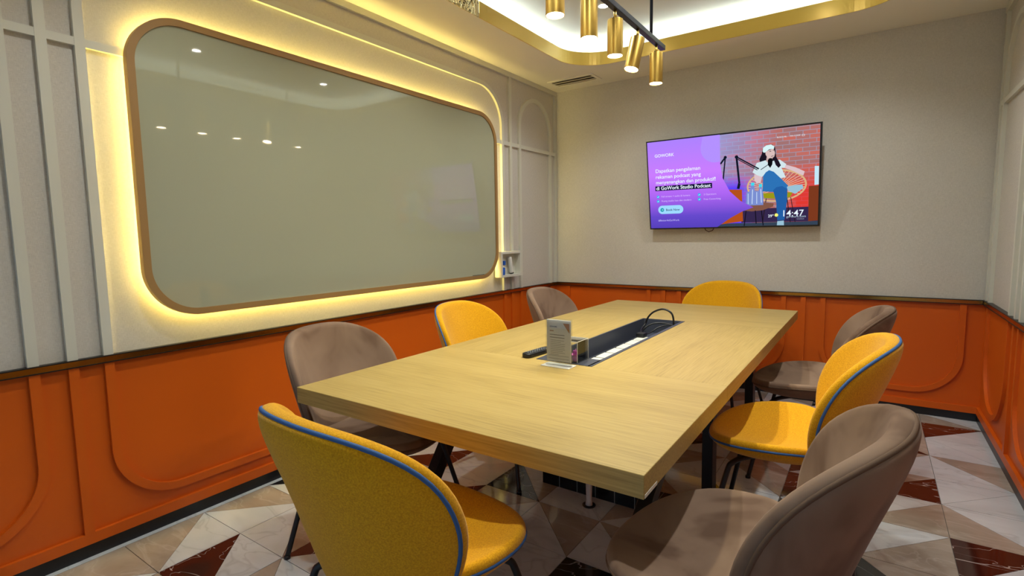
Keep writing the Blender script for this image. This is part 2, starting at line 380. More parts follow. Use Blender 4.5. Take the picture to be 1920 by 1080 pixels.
ceil = struct(sofring(ZC, ZC + 0.03).build('ceiling', M_CEIL), 'cream ceiling with a lit rounded tray and gold edge')
MB().box(-0.05, W + 0.05, YF - 0.05, D + 0.05, ZU, ZU + 0.05).build('tray_panel', M_TRAYC, ceil)
def ringwall(path, z0, z1, th):
    return MB().ribbon(path, th, lambda a, b_, d: (a, b_, d), z0, z1, closed=True)
outerp = rrect(TX0 - 0.20, TX1 + 0.20, TY0 - 0.20, TY1 + 0.20, TR + 0.20)
ringwall(outerp, ZC + 0.03, ZU, 0.02).build('cove_wall', M_TRAYC, ceil)
sh = MB()
po = rrect(TX0 - 0.19, TX1 + 0.19, TY0 - 0.19, TY1 + 0.19, TR + 0.19)
FZ = ZC + 0.10
# gold fascia: the plain run and the rippled run on the left side
fas = rrect(TX0 + 0.004, TX1 - 0.004, TY0 + 0.004, TY1 - 0.004, TR - 0.004, 18)
iw = [i for i, q in enumerate(fas) if q[0] < TX0 + 0.008 and q[1] > 2.5][-1]
# path starting on the left straight at Y=2.77, running clockwise around the far end
plain = fas[:iw + 1] + [(TX0 + 0.004, 2.775)]
wavy = [(TX0 + 0.004, 2.765), (TX0 + 0.004, TY0 + TR + 0.003)]
low = [q for q in fas[iw + 1:] if q[1] < TY0 + TR + 0.002]
MB().ribbon(low + plain, 0.006, lambda a, b_, d: (a, b_, d), ZC - 0.001, FZ).build('gold_fascia', M_FASCIA, ceil)
MB().ribbon(wavy, 0.006, lambda a, b_, d: (a, b_, d), ZC - 0.001, FZ).build('rippled_fascia', M_FASCIAW, ceil)
strip = rrect(TX0 - 0.10, TX1 + 0.10, TY0 - 0.10, TY1 + 0.10, TR + 0.10)
MB().ribbon(strip, 0.05, lambda a, b_, d: (a, b_, d), ZC + 0.03, ZC + 0.074, closed=True).build('led_ledge', M_TRAYC, ceil)
MB().ribbon(strip, 0.03, lambda a, b_, d: (a, b_, d), ZC + 0.074, ZC + 0.084, closed=True).build('led_strip', M_COVE, ceil)

# ceiling vent by the far left corner
v = empty('ceiling_vent', 'slim cream air conditioning grille in the soffit near the far left corner', 'vent', (0.35, 4.36, ZC))
b = MB()
for x0, x1, y0, y1 in ((-0.225, 0.225, -0.1, -0.075), (-0.225, 0.225, 0.075, 0.1), (-0.225, -0.195, -0.075, 0.075), (0.195, 0.225, -0.075, 0.075)): b.box(x0, x1, y0, y1, -0.008, 0.0)
b.build('frame', M_CEIL, v)
MB().box(-0.195, 0.195, -0.075, 0.075, -0.002, 0.0).build('duct', pmat('vent_grey', (138, 128, 110), 0.7), v)
for y, a in ((-0.03, 0.5), (0.03, 0.5)):
    s_ = MB().box(-0.195, 0.195, -0.026, 0.026, -0.0012, 0.0012).build('slat', M_CEIL, v, loc=(0, y, -0.008)); s_.rotation_euler = (0.25, 0, 0)
# small square diffuser high in the tray
v = empty('ceiling_diffuser', 'small grey square diffuser on the upper tray ceiling above the board', 'vent', (0.66, 2.86, ZU))
b = MB(); b.ribbon([(-0.1, -0.1), (0.1, -0.1), (0.1, 0.1), (-0.1, 0.1)], 0.02, lambda a, c, d: (a, c, d), -0.01, 0, closed=True); b.build('frame', pmat('diffuser_grey', (120, 122, 124), 0.5), v)
MB().box(-0.09, 0.09, -0.09, 0.09, -0.004, 0).build('grille', M_NAVY, v)

# ------------------------------------------------------------------ recessed downlights
def spot(name, parent, loc, rot, watts, size, blend, col, rad=0.03):
    l = bpy.data.lights.new(name, 'SPOT'); l.energy = watts; l.spot_size = math.radians(size); l.spot_blend = blend; l.color = col; l.shadow_soft_size = rad
    o = bpy.data.objects.new(name, l); COL.objects.link(o); o.parent = parent; o.location = loc; o.rotation_euler = rot; return o
proto = None
names = {(1.0, 3.56): 'above the far end of the table on the board side', (2.28, 3.56): 'above the far end of the table on the right',
         (1.0, 2.31): 'in the middle of the tray on the board side', (2.28, 2.31): 'in the middle of the tray on the right',
         (1.0, 1.06): 'above the near end of the table on the board side', (2.28, 1.06): 'above the near end of the table on the right'}
ringm = MB().lathe([(0.034, 0), (0.034, -0.006), (0.045, -0.006), (0.047, 0)], 24, capb=False, capt=False).mesh('ring', True)
lensm = MB().lathe([(0.001, -0.003), (0.034, -0.003)], 24, capb=False, capt=False).mesh('lens')
for (x, y), wh in names.items():
    d = empty('recessed_downlight', 'small round recessed downlight ' + wh, 'downlight', (x, y, ZU), 0, 'downlights in the tray ceiling')
    obj('ring', ringm, M_WHITE, d); obj('lens', lensm, M_DLENS, d)
    spot('lamp', d, (0, 0, -0.012), (0, 0, 0), DOWN_W, 130, 0.6, (0.95, 1.0, 0.98))

# ------------------------------------------------------------------ track light over the table
tl = empty('track_light', 'dark bar pendant with five brass spot cylinders over the table', 'lamp', (1.65, 2.25, ZU))
def R_(z): return z - ZU
bevel(MB().box(-0.014, 0.014, -0.66, 0.655, R_(2.285), R_(2.31)).build('bar', M_NAVY, tl), 0.002)
for y in (1.87, 2.72):
    r_ = MB().tube([(0, y - 2.25, R_(2.31)), (0, y - 2.25, 0)], 0.008, 10).build('rod', M_NAVY, tl, True)
    MB().lathe([(0.035, 0), (0.035, -0.018), (0.01, -0.02)], 20, (0, y - 2.25, 0)).build('ceiling_cap', M_NAVY, r_)
for k, y in enumerate((1.73, 2.005, 2.265, 2.535, 2.80)):
    h = bpy.data.objects.new('spot_head', None); COL.objects.link(h); h.parent = tl; h.location = (0, y - 2.25, R_(2.242))
    h.empty_display_size = 0.03
    if k == 3: h.rotation_euler = (-0.20, 0.13, 0)
    c = MB().lathe([(0.008, 0.0), (0.034, 0.0), (0.0345, -0.003), (0.0345, -0.153), (0.032, -0.153), (0.031, -0.146)], 32, capb=True, capt=False).build('cylinder', M_GOLD, h); autosmooth(c)
    MB().lathe([(0.001, -0.148), (0.0315, -0.148)], 28, capb=False, capt=False).build('lens', M_LENS, h)
    st = MB().tube([(0, y - 2.25, R_(2.285)), (0, y - 2.25, R_(2.238))], 0.007, 10).build('stem', M_GOLD, tl, True)
    MB().lathe([(0.004, 0.006), (0.006, 0.0), (0.004, -0.006)], 10, (-0.006, y - 2.25, R_(2.252))).build('pivot_screw', M_BLKMETAL, tl)
    spot('lamp', h, (0, 0, -0.155), (0, 0, 0), SPOT_W, 118, 0.55, (1.0, 0.93, 0.60), 0.025)

# ------------------------------------------------------------------ glass board with halo
bd = empty('glass_board', 'large rounded glass writing board in a wood frame with a warm halo', 'whiteboard', (0, 2.25, 1.613))
Y0, Y1, Z0, Z1, BR = 0.956 - 2.25, 3.544 - 2.25, 0.958 - 1.613, 2.268 - 1.613, 0.225
fr = rrect(Y0 + 0.015, Y1 - 0.015, Z0 + 0.015, Z1 - 0.015, BR - 0.015, 18)
autosmooth(MB().ribbon(fr, 0.03, fL, 0.034, 0.068, closed=True).build('frame', M_OAKF, bd))
MB().prism(rrect(Y0 + 0.028, Y1 - 0.028, Z0 + 0.028, Z1 - 0.028, BR - 0.028, 18), fL, 0.036, 0.060).build('glass', M_BOARD, bd)
MB().ribbon(rrect(Y0 + 0.055, Y1 - 0.055, Z0 + 0.055, Z1 - 0.055, BR - 0.055, 18), 0.012, fL, 0.012, 0.026, closed=True).build('led_strip', M_HALO, bd)
MB().prism(rrect(Y0 + 0.075, Y1 - 0.075, Z0 + 0.075, Z1 - 0.075, BR - 0.075, 12), fL, 0.001, 0.035).build('mount', M_WHITE, bd)
MB().box(0.0605, 0.063, 0.95, 1.10, Z0 + 0.033, Z0 + 0.036).build('pen_mark', M_INKD, bd)

# ------------------------------------------------------------------ small wall box with cleaning things
sx = empty('wall_box', 'small white open box shelf on the wall at the right of the board', 'shelf', (0, 3.70, 0.95))
dd = 0.088; y0, y1, zt = -0.145, 0.155, 0.215
for a in ((0.02, dd, y0, y0 + 0.018, 0, zt), (0.02, dd, y1 - 0.018, y1, 0, zt), (0.02, dd, y0 + 0.018, y1 - 0.018, 0, 0.018), (0.02, dd, y0 + 0.018, y1 - 0.018, zt - 0.018, zt)):
    MB().box(*a).build('panel', M_CREAM, sx)
MB().box(0.0205, 0.028, y0 + 0.018, y1 - 0.018, 0.018, zt - 0.018).build('back_panel', M_CREAM, sx)
sp = empty('spray_bottle', 'blue spray bottle standing in the white wall box', 'bottle', (0.060, 3.612, 0.9685))
MBL = pmat('blue_plastic', (20, 90, 190), 0.35)
MB().lathe([(0.017, 0), (0.019, 0.006), (0.019, 0.06), (0.009, 0.078), (0.009, 0.085)], 20).build('body', MBL, sp, True)
MB().lathe([(0.0195, 0.066), (0.012, 0.074), (0.0095, 0.086)], 16, capb=False, capt=False).build('label_band', M_WHITE, sp, True)
MB().box(-0.012, 0.02, -0.01, 0.012, 0.085, 0.12).build('spray_head', MBL, sp); MB().box(0.004, 0.012, 0.012, 0.026, 0.104, 0.114).build('nozzle', MBL, sp)
er = empty('board_eraser', 'white cylindrical board eraser with a black end leaning in the wall box', 'eraser', (0.058, 3.745, 0.9695), 0)
body = MB().lathe([(0.018, 0.008), (0.019, 0.012), (0.019, 0.14), (0.017, 0.146)], 20).build('body', M_WHITE, er, True)
cap_ = MB().lathe([(0.0195, 0.0), (0.0195, 0.008)], 20).build('end_cap', M_BLKPL, er)
er.rotation_euler = (0.22, 0, 0); er.location.z += 0.005

# ------------------------------------------------------------------ television
TVS = 0.84
tv = empty('television', 'tilted wall television showing a purple podcast advert', 'television', (1.6515, 4.486, 1.707))
tilt = math.atan2(0.13, 0.742); TW, TH = 1.299, 0.7533
tv.rotation_euler = (-0.0 + tilt, 0, 0)
# local: x right, z up, y away from viewer
def tvq(u, v_): return ((u - 0.5) * TW, (0.5 - v_) * TH)
fT = lambda a, z, d: (a, -d, z)
b = MB(); b.box(-TW / 2, TW / 2, 0.004, 0.035, -TH / 2, TH / 2); b.build('housing', M_BLKPL, tv)
MB().ribbon([tvq(0.005, 0.008), tvq(0.995, 0.008), tvq(0.995, 0.99), tvq(0.005, 0.99)], 0.012, fT, -0.006, 0.003, closed=True).build('bezel', M_BLKPL, tv)
MB().box(-0.25, 0.25, 0.035, 0.07, -0.15, 0.2).build('wall_mount', M_BLKMETAL, tv)
MB().box(-0.04, 0.04, 0.06, 0.115, -0.05, 0.1).build('mount_arm', M_BLKMETAL, tv)
layer = [0.0]
def scr(name, polys, mat, parent):
    layer[0] += 0.00012; b = MB()
    for P in polys:
        o = len(b.v); b.v += [fT(*tvq(u, v_), layer[0]) for u, v_ in P]; b.f.append(tuple(range(o, o + len(P))))
    me = bpy.data.meshes.new(name); me.from_pydata(b.v, [], b.f); me.update()
    return obj(name, me, mat, parent)
def E_(name, col, s=1.0): return emat('screen_' + name, col, TVS * s)
# base picture: brick wall studio
def mat_brickscreen():
    m = bpy.data.materials.new('screen_brick_picture'); m.use_nodes = True; nt = m.node_tree; nt.nodes.clear()
    tc = N(nt, 'ShaderNodeTexCoord'); mp = N(nt, 'ShaderNodeMapping'); mp.inputs['Rotation'].default_value = (PI / 2, 0, 0); nt.links.new(tc.outputs['Object'], mp.inputs[0])
    br = N(nt, 'ShaderNodeTexBrick'); nt.links.new(mp.outputs[0], br.inputs[0]); br.inputs['Scale'].default_value = 1.0
    br.inputs['Brick Width'].default_value = 0.088; br.inputs['Row Height'].default_value = 0.030; br.inputs['Mortar Size'].default_value = 0.0034; br.inputs['Mortar Smooth'].default_value = 0.6; br.inputs['Bias'].default_value = 0.1
    br.inputs['Color1'].default_value = lin((204, 104, 90)); br.inputs['Color2'].default_value = lin((160, 112, 112)); br.inputs['Mortar'].default_value = lin((158, 146, 164))
    sep = N(nt, 'ShaderNodeSeparateXYZ'); nt.links.new(tc.outputs['Object'], sep.inputs[0])
    def tint(col, prev, ax, a, b_, ax2, c, d, k):
        m1 = N(nt, 'ShaderNodeMapRange'); m1.inputs[1].default_value = a; m1.inputs[2].default_value = b_; nt.links.new(sep.outputs[ax], m1.inputs[0])
        m2 = N(nt, 'ShaderNodeMapRange'); m2.inputs[1].default_value = c; m2.inputs[2].default_value = d; nt.links.new(sep.outputs[ax2], m2.inputs[0])
        mu = N(nt, 'ShaderNodeMath', operation='MULTIPLY'); nt.links.new(m1.outputs[0], mu.inputs[0]); nt.links.new(m2.outputs[0], mu.inputs[1])
        mk = N(nt, 'ShaderNodeMath', operation='MULTIPLY'); nt.links.new(mu.outputs[0], mk.inputs[0]); mk.inputs[1].default_value = k
        mx = N(nt, 'ShaderNodeMix', data_type='RGBA'); nt.links.new(mk.outputs[0], mx.inputs[0]); nt.links.new(prev, mx.inputs[6]); mx.inputs[7].default_value = lin(col); return mx.outputs[2]
    c = tint((150, 165, 235), br.outputs[0], 0, 0.36, -0.05, 2, -0.4, 0.3, 0.62)
    c = tint((70, 50, 250), c, 0, 0.22, 0.08, 2, 0.06, -0.06, 0.9)
    c = tint((225, 40, 30), c, 0, 0.36, 0.5, 2, 0.12, -0.1, 0.85)
    e = N(nt, 'ShaderNodeEmission'); nt.links.new(c, e.inputs[0]); e.inputs[1].default_value = TVS; o = N(nt, 'ShaderNodeOutputMaterial'); nt.links.new(e.outputs[0], o.inputs[0]); return m
screen = scr('screen', [[(0.008, 0.013), (0.992, 0.013), (0.992, 0.985), (0.008, 0.985)]], mat_brickscreen(), tv)
def pic(name, polys, col, s=1.0):
    m = E_(name, col, s)
    if len(polys) <= 3:
        for P in polys: scr(name, [P], m, screen)
    else: scr(name, polys, m, screen)['kind'] = 'stuff'
def circ(u, v_, r, n=20, a0=0, a1=360, rx=1.0):
    return [(u + rx * r * math.cos(math.radians(a0 + (a1 - a0) * k / n)), v_ + r * TW / TH * math.sin(math.radians(a0 + (a1 - a0) * k / n))) for k in range(n)]
def bar(u0, v0, u1, v1, w):
    dx, dy = (u1 - u0) * TW, (v1 - v0) * TH; L = math.hypot(dx, dy); nx, ny = -dy / L * w / 2, dx / L * w / 2
    return [(u0 + nx / TW, v0 + ny / TH), (u1 + nx / TW, v1 + ny / TH), (u1 - nx / TW, v1 - ny / TH), (u0 - nx / TW, v0 - ny / TH)]
pic('picture_floor', [[(0.43, 0.985), (0.43, 0.95), (0.992, 0.945), (0.992, 0.985)]], (52, 66, 84))
pic('picture_lower_wall', [[(0.58, 0.945), (0.58, 0.80), (0.992, 0.80), (0.992, 0.945)]], (58, 44, 84), 0.8)
pic('picture_armchair', [[(0.513, 0.588), (0.585, 0.596), (0.590, 0.93), (0.45, 0.96)]], (176, 78, 26))
pic('picture_cabinet', [[(0.941, 0.598), (0.992, 0.598), (0.992, 0.94), (0.942, 0.944)]], (122, 56, 30))
pic('picture_notice', [[(0.968, 0.408), (0.989, 0.411), (0.990, 0.587), (0.969, 0.59)]], (190, 225, 240))
# rattan chair
ring = [(0.772 + 0.155 * math.cos(a), 0.575 + 0.155 * math.sin(a)) for a in [2 * PI * k / 40 for k in range(40)]]
seg = []
for k in range(40):
    p, q = ring[k], ring[(k + 1) % 40]; seg.append(bar(p[0], p[1], q[0], q[1], 0.012))
pic('picture_chair_rim', seg, (214, 176, 130))
pic('picture_chair_canes', [bar(0.772 + 0.05 * math.cos(a), 0.60 + 0.05 * math.sin(a), 0.772 + 0.150 * math.cos(a), 0.575 + 0.150 * math.sin(a), 0.004) for a in [math.radians(t) for t in list(range(-80, 40, 9)) + list(range(140, 215, 10))]], (232, 190, 150))
pic('picture_cushion', [[(0.700, 0.645), (0.86, 0.65), (0.845, 0.70), (0.77, 0.705), (0.71, 0.697)]], (150, 148, 22))
pic('picture_chair_legs', [bar(0.83, 0.70, 0.85, 0.95, 0.006), bar(0.72, 0.70, 0.70, 0.95, 0.006), bar(0.85, 0.70, 0.875, 0.95, 0.005)], (40, 26, 34))
pic('picture_coffee_table', [[(0.588, 0.765), (0.62, 0.74), (0.70, 0.735), (0.761, 0.753), (0.758, 0.785), (0.70, 0.82), (0.64, 0.828), (0.588, 0.815)]], (128, 84, 68))
pic('picture_table_legs', [bar(0.608, 0.82, 0.597, 0.98, 0.007), bar(0.694, 0.82, 0.704, 0.978, 0.007), bar(0.66, 0.82, 0.665, 0.96, 0.007)], (20, 16, 30))
pic('picture_bottles', [[(0.608, 0.765), (0.61, 0.63), (0.63, 0.615), (0.637, 0.56), (0.653, 0.56), (0.658, 0.62), (0.678, 0.62), (0.682, 0.58), (0.696, 0.58), (0.704, 0.66), (0.704, 0.765)]], (120, 140, 205))
pic('picture_bottle_glints', [bar(0.62, 0.64, 0.62, 0.75, 0.005), bar(0.645, 0.60, 0.642, 0.75, 0.006), bar(0.668, 0.63, 0.668, 0.75, 0.005), bar(0.69, 0.60, 0.694, 0.74, 0.006)], (196, 214, 240))
pic('picture_bottle_caps', [[(0.637, 0.53), (0.655, 0.53), (0.655, 0.56), (0.637, 0.56)], [(0.68, 0.549), (0.697, 0.549), (0.697, 0.58), (0.68, 0.58)]], (60, 215, 235))
# seated person
pic('picture_hair', [[(0.70, 0.20), (0.72, 0.165), (0.75, 0.165), (0.766, 0.20), (0.772, 0.29), (0.785, 0.33), (0.797, 0.377), (0.785, 0.40), (0.768, 0.37), (0.745, 0.33), (0.715, 0.335), (0.687, 0.345), (0.682, 0.30), (0.695, 0.25)]], (28, 20, 34))
pic('picture_shirt', [[(0.668, 0.334), (0.715, 0.315), (0.735, 0.33), (0.765, 0.325), (0.79, 0.318), (0.825, 0.369), (0.816, 0.405), (0.80, 0.401), (0.823, 0.497), (0.779, 0.506), (0.703, 0.47), (0.69, 0.485), (0.645, 0.426)]], (206, 226, 232))
pic('picture_hair_strand', [[(0.766, 0.28), (0.785, 0.33), (0.797, 0.377), (0.785, 0.40), (0.770, 0.37), (0.760, 0.32)]], (28, 20, 34))
pic('picture_neck', [[(0.722, 0.28), (0.752, 0.29), (0.752, 0.335), (0.735, 0.345), (0.718, 0.325)]], (196, 165, 165))
pic('picture_face', [[(0.714, 0.23), (0.757, 0.205), (0.762, 0.225), (0.766, 0.25), (0.762, 0.285), (0.744, 0.308), (0.728, 0.295), (0.716, 0.26)]], (214, 186, 184))
pic('picture_headband', [[(0.700, 0.225), (0.702, 0.19), (0.720, 0.168), (0.745, 0.165), (0.761, 0.185), (0.760, 0.208), (0.735, 0.21), (0.715, 0.235), (0.707, 0.24)]], (212, 240, 242))
pic('picture_features', [bar(0.736, 0.232, 0.745, 0.228, 0.005), bar(0.754, 0.224, 0.761, 0.222, 0.004), bar(0.745, 0.282, 0.758, 0.276, 0.004)], (70, 50, 60))
pic('picture_arms', [[(0.822, 0.375), (0.871, 0.405), (0.919, 0.452), (0.913, 0.491), (0.895, 0.477), (0.860, 0.44), (0.816, 0.405)], [(0.655, 0.445), (0.697, 0.478), (0.69, 0.535), (0.668, 0.54), (0.655, 0.505)]], (216, 190, 196))
pic('picture_jeans', [[(0.703, 0.47), (0.717, 0.435), (0.735, 0.415), (0.76, 0.435), (0.80, 0.51), (0.836, 0.581), (0.83, 0.621), (0.774, 0.64), (0.70, 0.626)]], (44, 112, 178))
pic('picture_jeans_lower', [[(0.757, 0.62), (0.775, 0.59), (0.805, 0.582), (0.833, 0.616), (0.831, 0.746), (0.819, 0.926), (0.781, 0.93), (0.774, 0.741)]], (34, 92, 160))
pic('picture_shoes', [[(0.829, 0.592), (0.872, 0.579), (0.908, 0.577), (0.915, 0.613), (0.873, 0.667), (0.836, 0.632)], [(0.781, 0.937), (0.816, 0.932), (0.817, 0.981), (0.779, 0.979)]], (150, 190, 210))
pic('picture_microphone_arms', [bar(0.463, 0.315, 0.492, 0.25, 0.013), bar(0.492, 0.25, 0.478, 0.48, 0.010), bar(0.556, 0.255, 0.68, 0.395, 0.010), bar(0.552, 0.268, 0.672, 0.405, 0.006), bar(0.556, 0.255, 0.571, 0.53, 0.015), bar(0.571, 0.53, 0.564, 0.585, 0.02), circ(0.556, 0.256, 0.010), circ(0.492, 0.25, 0.009), bar(0.69, 0.405, 0.73, 0.36, 0.005)], (16, 22, 40))
pic('picture_microphone', [[(0.728, 0.315), (0.735, 0.298), (0.748, 0.298), (0.754, 0.315), (0.752, 0.36), (0.741, 0.395), (0.728, 0.361)]], (12, 12, 18))
# purple advert panel
def mat_purple():
    m = bpy.data.materials.new('screen_purple'); m.use_nodes = True; nt = m.node_tree; nt.nodes.clear()
    tc = N(nt, 'ShaderNodeTexCoord'); sep = N(nt, 'ShaderNodeSeparateXYZ'); nt.links.new(tc.outputs['Object'], sep.inputs[0])
    mr = N(nt, 'ShaderNodeMapRange'); mr.inputs[1].default_value = TH / 2; mr.inputs[2].default_value = -TH / 2; nt.links.new(sep.outputs[2], mr.inputs[0])
    r = ramp(nt, [(0.0, (168, 128, 252)), (0.38, (198, 122, 250)), (0.62, (170, 100, 238)), (0.85, (100, 72, 200)), (1.0, (82, 62, 182))]); nt.links.new(mr.outputs[0], r.inputs[0])
    e = N(nt, 'ShaderNodeEmission'); nt.links.new(r.outputs[0], e.inputs[0]); e.inputs[1].default_value = TVS; o = N(nt, 'ShaderNodeOutputMaterial'); nt.links.new(e.outputs[0], o.inputs[0]); return m
scr('advert_panel', [[(0.008, 0.013), (0.462, 0.013), (0.462, 0.315), (0.476, 0.466), (0.516, 0.607), (0.577, 0.713), (0.650, 0.785), (0.584, 0.826), (0.515, 0.892), (0.439, 0.985), (0.008, 0.985)]], mat_purple(), screen)
pic('advert_circle', [[(u, max(v_, 0.013)) for u, v_ in circ(0.43, 0.15, 0.085, 36, 0, 360) if u <= 0.4625] + [(0.462, 0.28)] if False else [(0.462, 0.013)] + [(0.36 - 0.0, 0.013)] + [(0.435 + 0.088 * math.cos(math.radians(t)), 0.14 + 0.152 * math.sin(math.radians(t))) for t in range(200, 68, -8)] + [(0.462, 0.284)]], (176, 142, 254))
def text(name, s, u, v_, width, col, bold=0.0, par=None, size=None, strength=1.0, align='LEFT', mat=None, fn=None):
    cu = bpy.data.curves.new(name, 'FONT'); cu.body = s; cu.size = 1.0; cu.offset = bold; cu.align_x = align; cu.resolution_u = 3
    t = bpy.data.objects.new(name, cu); COL.objects.link(t)
    dg = bpy.context.evaluated_depsgraph_get(); me = bpy.data.meshes.new_from_object(t.evaluated_get(dg)); bpy.data.objects.remove(t); bpy.data.curves.remove(cu)
    xs = [q.co.x for q in me.vertices]; w0, w1 = min(xs), max(xs); k = width * TW / (w1 - w0) if fn is None else width / (w1 - w0)
    layer[0] += 0.00006
    for q in me.vertices:
        if fn is None:
            a, z = tvq(u, v_); x, y = (q.co.x - w0) * k, q.co.y * (size or k); q.co = Vector(fT(a + x, z + y, layer[0]))
        else: q.co = Vector(fn((q.co.x - w0) * k, q.co.y * k))
    me.materials.clear(); me.update()
    return obj(name, me, mat or E_(name, col, strength), par if par else screen)
WT = (232, 244, 255)
text('logo_text', 'GOWORK', 0.055, 0.183, 0.126, WT, 0.012)
text('headline_text', 'Dapatkan pengalaman', 0.057, 0.354, 0.285, WT, 0.008)
text('headline_text', 'rekaman podcast yang', 0.056, 0.420, 0.289, WT, 0.008)
text('headline_text', 'menyenangkan dan produktif!', 0.056, 0.482, 0.378, WT, 0.008)
pic('headline_box', [[(0.05, 0.504), (0.412, 0.504), (0.412, 0.559), (0.049, 0.557)]], (14, 16, 50))
text('headline_text', 'di GoWork Studio Podcast', 0.056, 0.547, 0.348, WT, 0.016)
pic('check_dots', [circ(u, v_, 0.0095) for u, v_ in ((0.066, 0.625), (0.065, 0.676), (0.332, 0.624), (0.332, 0.674))], (22, 176, 232))
pic('check_marks', [bar(u - 0.004, v_, u - 0.001, v_ + 0.006, 0.003) for u, v_ in ((0.066, 0.625), (0.065, 0.676), (0.332, 0.624), (0.332, 0.674))] + [bar(u - 0.001, v_ + 0.006, u + 0.005, v_ - 0.006, 0.003) for u, v_ in ((0.066, 0.625), (0.065, 0.676), (0.332, 0.624), (0.332, 0.674))], WT)
PT = (214, 190, 252)
text('feature_text', 'Full stream + audio & kamera', 0.089, 0.632, 0.186, PT)
text('feature_text', 'Ruang studio luas dan modern', 0.089, 0.683, 0.193, PT)
text('feature_text', '2 Operators', 0.36, 0.632, 0.076, PT)
text('feature_text', 'Free Coworking', 0.36, 0.684, 0.102, PT)
r_ = 0.0275
pic('button', [circ(0.063 + r_, 0.774, r_, 14, 90, 270) + [(0.063 + r_, 0.774 - r_ * TW / TH), (0.229 - r_, 0.774 - r_ * TW / TH)] + circ(0.229 - r_, 0.774, r_, 14, 270, 450) + [(0.229 - r_, 0.774 + r_ * TW / TH), (0.063 + r_, 0.774 + r_ * TW / TH)]], (156, 214, 250))
pic('button_dot', [circ(0.09, 0.775, 0.0125)], (20, 150, 170)); pic('button_arrow', [bar(0.085, 0.775, 0.093, 0.775, 0.004), [(0.092, 0.765), (0.097, 0.775), (0.092, 0.785)]], (170, 235, 240))
text('button_text', 'Book Now', 0.116, 0.788, 0.090, (24, 40, 92), 0.01)
text('tag_text', '#BetterAtGoWork', 0.061, 0.906, 0.140, (196, 190, 250))
text('clock_text', '14:47', 0.813, 0.889, 0.106, WT, 0.004)
text('temperature_text', '29°', 0.731, 0.894, 0.030, WT, 0.012)
pic('sun_symbol', [circ(0.776, 0.873, 0.010)], (240, 244, 120))
text('web_text', 'go-work.com', 0.829, 0.903, 0.101, (176, 196, 214), 0.0)
text('caption_text', 'Untitled', 0.884, 0.924, 0.036, (150, 160, 180))
text('status_text', 'BUILD.NL', 0.776, 0.109, 0.050, (236, 228, 232)); text('status_text', 'PIN CODE', 0.843, 0.109, 0.051, (236, 228, 232))
pic('cast_symbol', [bar(0.903, 0.098, 0.915, 0.098, 0.002), bar(0.915, 0.098, 0.915, 0.113, 0.002), bar(0.903, 0.098, 0.903, 0.113, 0.002), bar(0.903, 0.113, 0.915, 0.113, 0.002)], (236, 228, 232))
MB().tube([(-0.19, 0.02, -TH / 2 + 0.01), (-0.18, 0.02, -TH / 2 - 0.018), (-0.155, 0.02, -TH / 2 - 0.032), (-0.125, 0.02, -TH / 2 - 0.022), (-0.108, 0.02, -TH / 2 + 0.01)], 0.0035, 8).build('cable', pmat('brown_cable', (70, 30, 24), 0.5), tv, True)

# ------------------------------------------------------------------ conference table
X0, X1, Ya, Yb = 0.884, 2.2247, 1.1162, 4.1107
HX0, HX1, HY0, HY1 = 1.415, 1.686, 1.955, 3.28
TZ0, TZ1 = 0.691, 0.75
tb = empty('conference_table', 'long oak conference table with black steel legs and a sunken power tray', 'table', (1.554, 2.613, 0))
def tp(x0, x1, y0, y1, m):
    return bevel(MB().box(x0 - 1.554, x1 - 1.554, y0 - 2.613, y1 - 2.613, TZ0, TZ1).build('tabletop_panel', m, tb), 0.0012, 1)
g = 0.0002
tp(X0, X1, Ya, HY0 - g, M_OAKX); tp(X0, X1, HY1 + g, Yb, M_OAKX); tp(X0, HX0, HY0, HY1, M_OAKY); tp(HX1, X1, HY0, HY1, M_OAKY)
def leg(x, yt, yf):
    b = MB(); o = [(-0.025, -0.04), (0.025, -0.04), (0.025, 0.04), (-0.025, 0.04)]
    b.v = [(x - 1.554 + a, yf - 2.613 + c, 0.0) for a, c in o] + [(x - 1.554 + a, yt - 2.613 + c, TZ0 - 0.0005) for a, c in o]
    b.f = [(3, 2, 1, 0), (4, 5, 6, 7), (0, 1, 5, 4), (1, 2, 6, 5), (2, 3, 7, 6), (3, 0, 4, 7)]
    return bevel(b.build('leg', M_BLKMETAL, tb), 0.002, 1)
leg(1.0, 2.096, 1.558); leg(2.045, 2.03, 1.10); leg(2.02, 2.56, 2.58); leg(1.08, 2.80, 2.82); leg(2.01, 3.62, 3.68); leg(1.08, 3.62, 3.68)
MB().box(X1 - 1.554, X1 - 1.554 + 0.001, 1.122 - 2.613, 1.205 - 2.613, 0.692, 0.701).build('edge_sticker', M_WHITE, tb)
# sunken tray
tray = MB(); a0, a1, b0, b1 = HX0 - 1.554, HX1 - 1.554, HY0 - 2.613, HY1 - 2.613; zb = 0.652
tray.box(a0, a0 + 0.01, b0, b1, zb, 0.7515).box(a1 - 0.018, a1, b0, b1, zb, 0.7515).box(a0 + 0.01, a1 - 0.01, b0, b0 + 0.125, 0.742, 0.7515).box(a0 + 0.01, a1 - 0.01, b1 - 0.012, b1, zb, 0.7515).box(a0 + 0.01, a1 - 0.01, b0, b1 - 0.012, zb - 0.004, zb).box(a0 + 0.01, a1 - 0.01, b0, b0 + 0.01, zb, 0.742)
M_TRAY = pmat('tray_slate', (62, 66, 80), 0.45)
trayo = tray.build('power_tray', M_TRAY, tb)
bl = MB().box(a1 - 0.215, a1 - 0.10, b0 + 0.01, b1 - 0.012, zb, zb + 0.012).build('socket_bar', M_TRAY, trayo)
soc = MB().box(-0.030, 0.030, -0.054, 0.054, 0, 0.018).mesh('socket')
sy = 2.20
for k in range(7):
    s_ = obj('socket', soc, M_WHITE, trayo, (1.522 - 1.554, sy - 2.613 + k * 0.128, zb + 0.012)); bevel(s_, 0.004)
